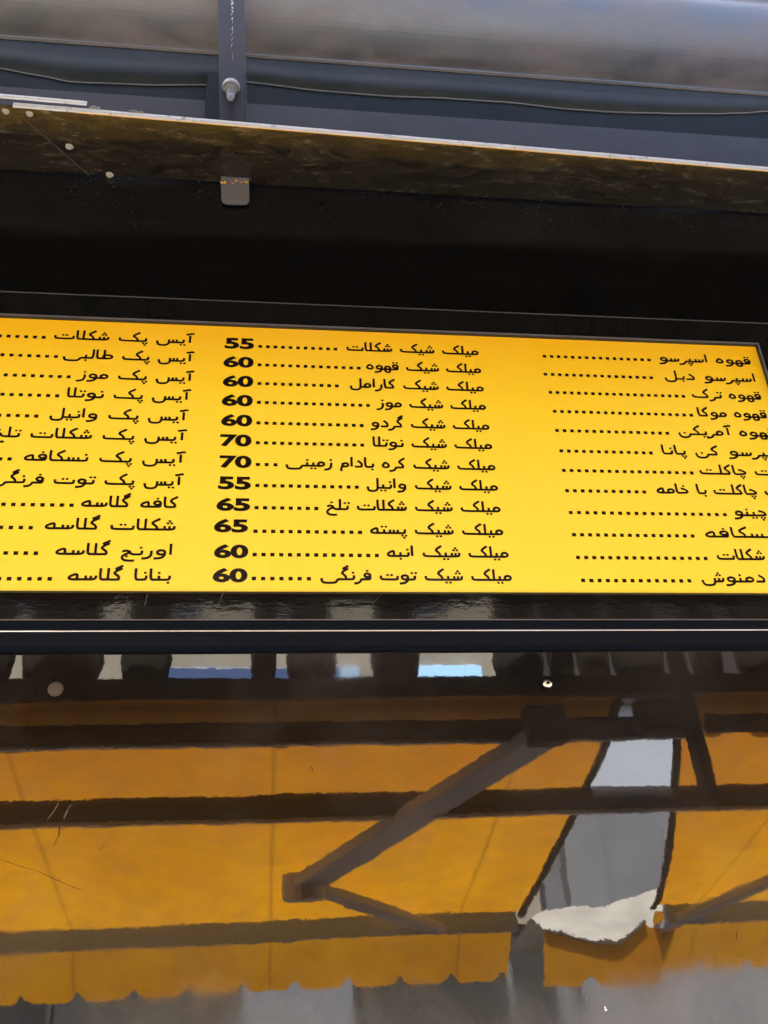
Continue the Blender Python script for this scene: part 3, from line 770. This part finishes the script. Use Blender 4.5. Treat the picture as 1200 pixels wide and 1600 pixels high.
for x in (-4.1, 5.1): tube(bm, (x, -1.88, 0), (x, -1.88, 3.42), 0.04); tube(bm, (x, -0.5, 0), (x, -0.5, 4.36), 0.04)
obj('roof_post', bm, M_DARK, roof)

# header beam with bundles on it
z1, z2 = MV(600, 1094, 2.06).z, MV(600, 1062, 2.06).z
hd = thing('header_beam', 'dark steel header beam carrying both awnings on two posts', 'beam', (0, -2.06, 0))
obj('beam_profile', bx(-3.6, 4.7, -2.10, -2.02, z1 + 0.004, z2), M_DARK, hd)
for x in (-3.5, 4.6): obj('post', bx(x - .05, x + .05, -2.1, -2.02, 0, z1 + 0.003), M_DARK, hd)
M_SACK = mat('dark_canvas', (0.014, 0.011, 0.007), 0.95); n = N(M_SACK)
n.set(Base_Color=n.ramp(n.noise(9, 6), [(0.3, (0.008, 0.007, 0.006)), (0.7, (0.028, 0.023, 0.012))]))
kinds = [(-70, 21, 'narrow'), (31, 162, 'wide'), (188, 268, 'square'), (391, 432, 'narrow'), (446, 526, 'round'), (580, 657, 'square'), (770, 850, 'round'), (857, 897, 'narrow'), (903, 953, 'plain'), (958, 1040, 'wide'), (1082, 1130, 'slim'), (1152, 1240, 'broad')]
words = ['leftmost', 'second', 'third', 'fourth', 'fifth', 'sixth', 'seventh', 'eighth', 'ninth', 'tenth', 'eleventh', 'last']
for (xa_, xb_, kd), wd in zip(kinds, words):
    a, b = MV(xa_, 1045, 2.06), MV(xb_, 1045, 2.06)
    cx, hw = (a.x + b.x) / 2, (b.x - a.x) / 2
    bm = bmesh.new(); rnd = random.Random(xa_)
    rings = []
    top = 0.40
    for k in range(11):
        t = k / 10; z = z2 + 0.002 + top * t
        bul = (0.86 + 0.14 * math.sin(math.pi * min(1, t * 1.9))) if kd != 'round' else (0.80 + 0.2 * math.sin(math.pi * min(1, t * 2.2 + .1)))
        if t > 0.8: bul *= math.sqrt(max(0.02, 1 - ((t - .8) / .2) ** 2))
        rings.append([bm.verts.new((cx + hw * bul * math.copysign(abs(math.cos(q)) ** .7, math.cos(q)) * (1 + rnd.uniform(-.025, .025)), -2.06 + 0.055 * bul * math.sin(q), z)) for q in [2 * math.pi * j / 18 for j in range(18)]])
    for k in range(10):
        for j in range(18): bm.faces.new((rings[k][j], rings[k][(j + 1) % 18], rings[k + 1][(j + 1) % 18], rings[k + 1][j]))
    bm.faces.new(list(reversed(rings[0]))); bm.faces.new(rings[-1])
    tag(obj('canvas_bundle', bm, M_SACK, smooth=True), 'dark %s bundle mirrored at the panel top, %s from the left' % (kd, wd), 'bundle', 'dark bundles on the header beam')

# awnings
def fabric_mat(name, col, tr):
    m = bpy.data.materials.new(name); m.use_nodes = True; t = m.node_tree
    p = t.nodes['Principled BSDF']; n = N(m)
    st = n.ramp(n.noise(2.2, 5, 0.6, n.mapping((1, .5, 1))), [(0.35, (col[0] * .84, col[1] * .76, col[2] * .6)), (0.65, col)])
    # browner and darker over the rear half, in uneven bands
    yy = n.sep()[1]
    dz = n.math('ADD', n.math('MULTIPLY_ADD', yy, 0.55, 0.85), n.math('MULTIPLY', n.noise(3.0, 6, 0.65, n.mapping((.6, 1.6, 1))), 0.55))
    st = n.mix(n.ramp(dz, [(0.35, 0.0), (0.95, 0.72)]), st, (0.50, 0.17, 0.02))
    bl = n.noise(6.5, 8, 0.7, n.mapping((.8, 1.3, 1)), 0.8)
    st = n.mix(n.ramp(bl, [(0.42, 0.0), (0.72, 0.42)]), st, (0.34, 0.17, 0.055))
    fx = n.math('FRACT', n.math('MULTIPLY', n.sep()[0], 0.93))
    st = n.mix(n.ramp(fx, [(0.0, 0.55), (0.012, 0.5), (0.02, 0.0)]), st, (0.30, 0.13, 0.02))
    d = n.new('ShaderNodeBsdfDiffuse'); tl = n.new('ShaderNodeBsdfTranslucent'); mx = n.new('ShaderNodeMixShader')
    n.link(st, d.inputs[0]); n.link(st, tl.inputs[0]); mx.inputs[0].default_value = tr
    n.link(d.outputs[0], mx.inputs[1]); n.link(tl.outputs[0], mx.inputs[2])
    out = [k for k in t.nodes if k.type == 'OUTPUT_MATERIAL'][0]
    n.link(mx.outputs[0], out.inputs[0]); t.nodes.remove(p)
    return m
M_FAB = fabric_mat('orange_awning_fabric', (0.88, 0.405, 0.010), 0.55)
M_HEM = mat('dark_hem', (0.09, 0.07, 0.05), 0.8)
M_ARM = mat('grey_awning_arm', (0.42, 0.44, 0.50), 0.5)
M_FBAR = mat('grey_front_bar', (0.34, 0.43, 0.62), 0.45)
Yfront = 4.0
def interp(tab, Y):
    if Y <= tab[0][0]: return tab[0][1]
    for (a, xa_), (b, xb_) in zip(tab, tab[1:]):
        if a <= Y <= b: return xa_ + (xb_ - xa_) * (Y - a) / max(1e-6, b - a)
    return tab[-1][1]
def edge_tab(pts):
    q = [MA(*p) for p in pts]; return sorted((-v.y, v.x) for v in q)
E1 = edge_tab([(962, 1094), (945, 1160), (885, 1290), (848, 1360), (812, 1428), (790, 1462)])
E2 = edge_tab([(1052, 1094), (1058, 1160), (1050, 1270), (1044, 1330), (1028, 1400), (1008, 1440)])
def fabric(name, lo, hi, parent, sag=0.0):
    bm = bmesh.new(); NY, NX = 26, 40; rows = []
    for i in range(NY + 1):
        Y = AY0 + (Yfront - AY0) * i / NY
        a, b = lo(Y), hi(Y); row = []
        for j in range(NX + 1):
            x = a + (b - a) * j / NX
            z = AZ0 - ASL * (Y - AY0) - 0.012 * math.sin(math.pi * i / NY) + 0.006 * math.sin(x * 5 + Y * 2)
            row.append(bm.verts.new((x, -Y, z)))
        rows.append(row)
    for i in range(NY):
        for j in range(NX): bm.faces.new((rows[i][j], rows[i][j + 1], rows[i + 1][j + 1], rows[i + 1][j]))
    o = obj(name, bm, M_FAB, parent, smooth=True)
    return o
def valance(x0, x1, parent, phase):
    bm = bmesh.new(); pitch = 0.30; zt = AZ0 - ASL * (Yfront - AY0) - 0.03; zbm = MV(300, 1556, Yfront + .27).z
    cols = int((x1 - x0) / 0.0125); prev = None
    for i in range(cols + 1):
        x = x0 + (x1 - x0) * i / cols; u = ((x - phase) / pitch) % 1.0
        c = abs(2 * u - 1); zb = zbm + 0.055 * max(0, (c - 0.62) / 0.38) ** 1.6
        y = -Yfront - 0.035
        col = [bm.verts.new((x, y - .28 * t * (zt - zb) / (zt - zbm), zt + (zb - zt) * t)) for t in (0, .33, .66, 1)]
        if prev:
            for k in range(3): bm.faces.new((prev[k], col[k], col[k + 1], prev[k + 1]))
        prev = col
    return obj('valance', bm, M_FAB, parent, smooth=True)
def edge_hem(tab, parent):
    bm = bmesh.new()
    ys = [AY0 + (Yfront - AY0) * i / 16 for i in range(17)]
    for a, b in zip(ys, ys[1:]):
        beam(bm, (interp(tab, a), -a, AZ0 - ASL * (a - AY0) - .018), (interp(tab, b), -b, AZ0 - ASL * (b - AY0) - .018), 0.036, 0.012)
    return obj('side_hem', bm, M_HEM, parent)
xe1 = E1[-1][1]; xe2 = E2[-1][1]; xv2 = MA(850, 1462).x
aw1 = thing('folding_awning', 'wide orange awning with folded arm mirrored at left of the panel', 'awning', (0, -2.0, AZ0), 'orange awnings mirrored in the panel')
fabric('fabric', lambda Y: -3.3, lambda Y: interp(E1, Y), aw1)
edge_hem(E1, aw1)
aw2 = thing('folding_awning', 'orange awning mirrored at the right edge, behind the bright gap', 'awning', (2.5, -2.0, AZ0), 'orange awnings mirrored in the panel')
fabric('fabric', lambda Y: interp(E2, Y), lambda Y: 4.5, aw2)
edge_hem(E2, aw2)
# pocket where the second fabric hangs loose at its front corner
bm = bmesh.new()
pk = [(1008, 1440), (985, 1462), (962, 1478), (930, 1474), (895, 1464), (850, 1452), (850, 1541), (905, 1543), (925, 1526), (945, 1542), (1034, 1538), (1034, 1452), (1012, 1446)]
vs = []
for q in pk:
    v = MV(q[0], q[1], Yfront + 0.01); vs.append(bm.verts.new(v))
bm.faces.new(vs); bmesh.ops.triangulate(bm, faces=bm.faces)
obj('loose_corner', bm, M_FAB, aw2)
bm = bmesh.new()
for a, b in zip(pk[:6], pk[1:6]): beam(bm, MV(*a, Yfront - .005), MV(*b, Yfront - .005), 0.012, 0.03, up=(0, 1, 0))
obj('corner_hem', bm, M_HEM, aw2)
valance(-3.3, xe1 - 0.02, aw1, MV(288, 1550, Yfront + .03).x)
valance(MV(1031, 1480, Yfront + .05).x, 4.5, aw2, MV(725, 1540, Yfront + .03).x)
def bar_on(pxl, pxr, x0, x1, h, m, name, parent, off=0.05):
    a, b = MA(*pxl, off), MA(*pxr, off)
    y = (a.y + b.y) / 2; z = AZ0 - ASL * (-y - AY0) - off
    bm = bmesh.new(); tube(bm, (x0, y, z), (x1, y, z), h / 2, 12)
    return obj(name, bm, m, parent, smooth=True), y, z
_, yb1, zb1 = bar_on((100, 1149), (600, 1142), -3.3, 1.75, 0.085, M_DARK, 'torsion_bar', aw1)
_, yb2, zb2 = bar_on((100, 1266), (600, 1257), -3.3, 4.5, 0.105, M_DARK, 'cross_bar', aw1)
M_BARLIT = mat('grey_lit_edge', (0.45, 0.47, 0.52), 0.4)
def lit_edge(y, z, x0, x1, h, parent):
    bm = bmesh.new(); box(bm, x0, x1, y - h * .20, y + h * .20, z - h * .66, z - h * .52)
    obj('bar_lit_edge', bm, M_BARLIT, parent)  # grey edge highlight under the bar, built as a strip
lit_edge(yb1, zb1, -3.3, 1.75, 0.085, aw1); lit_edge(yb2, zb2, -3.3, 4.5, 0.105, aw1)
bar_on((1100, 1132), (1200, 1130), 1.85, 4.5, 0.085, M_DARK, 'torsion_bar', aw2)
zf = AZ0 - ASL * (Yfront - AY0) - 0.015
bm = bmesh.new(); box(bm, -3.3, xe1 - 0.01, -Yfront - 0.03, -Yfront + 0.03, zf - 0.09, zf + 0.02); obj('front_bar', bm, M_FBAR, aw1, bevel=0.008)
bm = bmesh.new(); box(bm, xe2 + 0.05, 4.5, -Yfront - 0.03, -Yfront + 0.03, zf - 0.09, zf + 0.02); obj('front_bar', bm, M_FBAR, aw2, bevel=0.008)
# folding arm: shoulder, elbow, front joint
sh, el, fr = MA(845, 1152, .10), MA(474, 1382, .10), MA(686, 1455, .08)
bm = bmesh.new(); beam(bm, sh, el, 0.19, 0.06); arm = obj('arm', bm, M_ARM, aw1, bevel=0.01)
bm = bmesh.new(); beam(bm, el, fr, 0.12, 0.05); obj('arm', bm, M_ARM, aw1, bevel=0.01)
bm = bmesh.new(); tube(bm, el - Vector((0, 0, .075)), el + Vector((0, 0, .05)), 0.105, 22); obj('elbow', bm, M_ARM, aw1, bevel=0.006)
s1 = MA(852, 1140, .10)
bm = bmesh.new(); box(bm, s1.x - .085, s1.x + .085, s1.y - .05, s1.y + .05, s1.z - .06, s1.z + .09); box(bm, s1.x - .03, s1.x + .03, s1.y - .12, s1.y - .051, s1.z - .05, s1.z + .03)
obj('shoulder_bracket', bm, M_DARK, aw1, bevel=0.015)
ra, rb = MA(1018, 1458, .07), MA(1330, 1318, .10)
bm = bmesh.new(); beam(bm, ra, rb, 0.11, 0.05); obj('arm', bm, M_ARM, aw2, bevel=0.01)
# leaning dark prop beside the gap
pt, pb_ = MV(1050, 1005, 1.955), MV(1112, 1256, 1.955)
prop = thing('leaning_prop', 'dark prop leaning beside the bright gap in the mirrored awning', 'prop', (pt.x, pt.y, 0))
bm = bmesh.new(); beam(bm, pt, pb_, 0.075, 0.05); obj('bar', bm, M_DARK, prop, bevel=0.006)
c0 = MV(1012, 1128, 1.98)
bm = bmesh.new(); box(bm, c0.x - .05, c0.x + .17, c0.y - .04, c0.y + .04, c0.z - .05, c0.z + .09); obj('clamp', bm, M_DARK, prop, bevel=0.02)

# ------------------------------------------------------------------ across the street
def facade(name, col, vary=0.15):
    m = mat(name, col, 0.85); n = N(m)
    lo = tuple(c * (1 - vary) for c in col); hi = tuple(min(.9, c * (1 + vary)) for c in col)
    n.set(Base_Color=n.ramp(n.noise(1.2, 7, 0.6), [(0.3, lo), (0.7, hi)])); return m
M_CREAM = facade('cream_stone', (0.42, 0.38, 0.30)); M_GREY = facade('grey_concrete', (0.235, 0.25, 0.275)); M_LGREY = facade('light_pillar', (0.27, 0.28, 0.30))
M_BRICK = facade('brown_brick', (0.20, 0.13, 0.10)); M_BLUE = mat('blue_sign_face', (0.065, 0.125, 0.30), 0.4); M_PBLUE = mat('pale_blue_sign_face', (0.45, 0.70, 0.95), 0.4)
M_GLASS = mat('dark_window', (0.03, 0.04, 0.05), 0.05, ior=1.6); M_PSKY = facade('pale_blue_sky', (0.62, 0.68, 0.78), 0.06)
M_SHOPW = facade('street_level_grey', (0.050, 0.056, 0.055), 0.5)
M_TOWER = facade('dark_brown_brick', (0.046, 0.040, 0.038))
YA = 10.5
ba = thing('stone_building', 'cream stone building across the street with blue signs', 'building', (-3, -YA, 0))
obj('wall', bx(-13, 3.4, -YA - 6, -YA, 2.7, 8.6), M_CREAM, ba)
obj('ground_floor', bx(-13, 3.4, -YA - 6, -YA - .05, 0, 2.698), M_SHOPW, ba)
rnd = random.Random(11)
for i in range(9):
    x = -12.4 + i * 1.75
    w_ = obj('window', bx(x, x + 0.95, -YA - .08, -YA + .02, 6.7, 8.0), M_CREAM, ba)
    obj('pane', bx(x + .06, x + .89, -YA + .021, -YA + .03, 6.78, 7.92), M_GLASS, w_)
for i in range(9):
    x = -12.6 + i * 1.75
    s_ = obj('shop_window', bx(x, x + 1.4, -YA - .04, -YA + .01, 0.3, 2.35), M_SHOPW, ba)
    obj('pane', bx(x + .06, x + 1.34, -YA + .011, -YA + .02, 0.36, 2.29), [M_GLASS, M_SHOPW, M_GREY, M_SHOPW, M_GLASS][i % 5], s_)
zs0, zs1 = MV(600, 1066, YA - .05).z, MV(600, 1042, YA - .05).z
M_LIT = mat('lit_blue_sign_face', (0.45, 0.70, 0.95), 0.4); n = N(M_LIT)
n.set(Emission_Color=(0.30, 0.62, 1.0, 1.0), Emission_Strength=0.75)
def sign(a, b, m, label):
    p, q = MV(a, 1050, YA - .05), MV(b, 1050, YA - .05)
    t = thing('street_sign', label, 'sign', (p.x, -YA + .05, zs0)); 
    obj('sign_face', bx(p.x, q.x, -YA + .011, -YA + .09, zs0 - .15, zs1), m, t, bevel=0.01)
sign(240, 530, M_BLUE, 'long dull blue sign mirrored near the panel top')
sign(530, 562, M_PBLUE, 'small pale blue sign mirrored beside the long blue one')
sign(650, 752, M_LIT, 'bright pale blue sign mirrored near the top of the panel')
bb_ = thing('grey_building', 'grey building with a pale sky-coloured band seen through the awning gap', 'building', (6, -YA - 1, 0))
obj('wall', bx(3.45, 9.0, -YA - 7, -YA - 1, 0, 4.45), M_GREY, bb_)
obj('sky_band', bx(3.45, 9.0, -YA - 6.9, -YA - 1.1, 4.452, 5.75), M_PSKY, bb_)  # pale sky in the gap, built as an upper band of the building
obj('attic', bx(3.45, 9.0, -YA - 7, -YA - .95, 5.752, 7.6), M_TOWER, bb_)
obj('base_course', bx(3.45, 9.0, -YA - .998, -YA - .93, 0, 0.9), M_SHOPW, bb_)
for k in range(4):
    x = 5.6 + k * 0.85; w_ = obj('window', bx(x, x + .5, -YA - 1.01, -YA - .97, 2.75, 3.95), M_LGREY, bb_)
    obj('pane', bx(x + .05, x + .45, -YA - .969, -YA - .96, 2.81, 3.89), M_GLASS, w_)
for px in (905,):
    x = MV(px, 1330, YA + .9).x
    obj('pillar', bx(x - .27, x + .27, -YA - 1.002, -YA - .7, 0, 4.45), M_LGREY, bb_)
bc = thing('brick_building', 'brown brick building at the far right across the street', 'building', (14, -YA, 0))
obj('wall', bx(9.05, 22, -YA - 6, -YA, 0, 8.0), M_BRICK, bc)
for i in range(6):
    for z in (1.0, 3.6, 6.0):
        w_ = obj('window', bx(9.6 + i * 2, 10.7 + i * 2, -YA - .05, -YA + .02, z, z + 1.4), M_LGREY, bc)
        obj('pane', bx(9.67 + i * 2, 10.63 + i * 2, -YA + .021, -YA + .03, z + .07, z + 1.33), M_GLASS, w_)
tb = thing('added_dark_block', 'tall dark block added so the cladding mirrors something dark at left', 'building', (-10, -20, 0))
obj('wall', bx(-24, 1.2, -26, -17, 0, 33), M_TOWER, tb)  # unseen block, added to darken the cladding's reflection and dim the sky
for i in range(10):
    for k in range(5):
        w_ = obj('window', bx(-22.5 + i * 2.3, -21.3 + i * 2.3, -17.05, -16.98, 9.5 + k * 4.6, 11.3 + k * 4.6), M_LGREY, tb)
        obj('pane', bx(-22.42 + i * 2.3, -21.38 + i * 2.3, -16.979, -16.97, 9.6 + k * 4.6, 11.2 + k * 4.6), M_GLASS, w_)
# white market canopy standing beyond the gap
zt, zb_ = MV(900, 1412, 7.5).z, MV(900, 1474, 7.5).z
xa_, xb_ = MV(842, 1440, 7.5).x, MV(1080, 1440, 7.5).x
M_WCAN = facade('white_canvas', (0.40, 0.385, 0.34), 0.35)
st_ = thing('market_canopy', 'white canvas canopy on four poles seen through the awning gap', 'canopy', ((xa_ + xb_) / 2, -7.9, 0))
bm = bmesh.new()
top = [(xa_, -6.9), (xb_, -6.9), (xb_, -8.9), (xa_, -8.9)]
zb_ = MV(900, 1474, 6.9).z; nn = 14
lo_, hi_, bk_ = [], [], []
for i in range(nn + 1):
    t = i / nn; x = xa_ + (xb_ - xa_) * t; sag = 0.03 * math.sin(t * 9.0) + 0.012 * math.sin(t * 23)
    lo_.append(bm.verts.new((x, -6.9, zb_ + 0.02 * math.sin(t * 30)))); hi_.append(bm.verts.new((x, -7.75, zt - .08 + .2 * t + sag))); bk_.append(bm.verts.new((x, -8.9, zb_)))
for i in range(nn):
    bm.faces.new((lo_[i], lo_[i + 1], hi_[i + 1], hi_[i])); bm.faces.new((hi_[i], hi_[i + 1], bk_[i + 1], bk_[i]))
obj('canvas', bm, M_WCAN, st_, smooth=True)
for x, y in top:
    bm = bmesh.new(); tube(bm, (x, y + .03, 0), (x, y + .03, zb_ + .1), .025); obj('pole', bm, M_LGREY, st_)
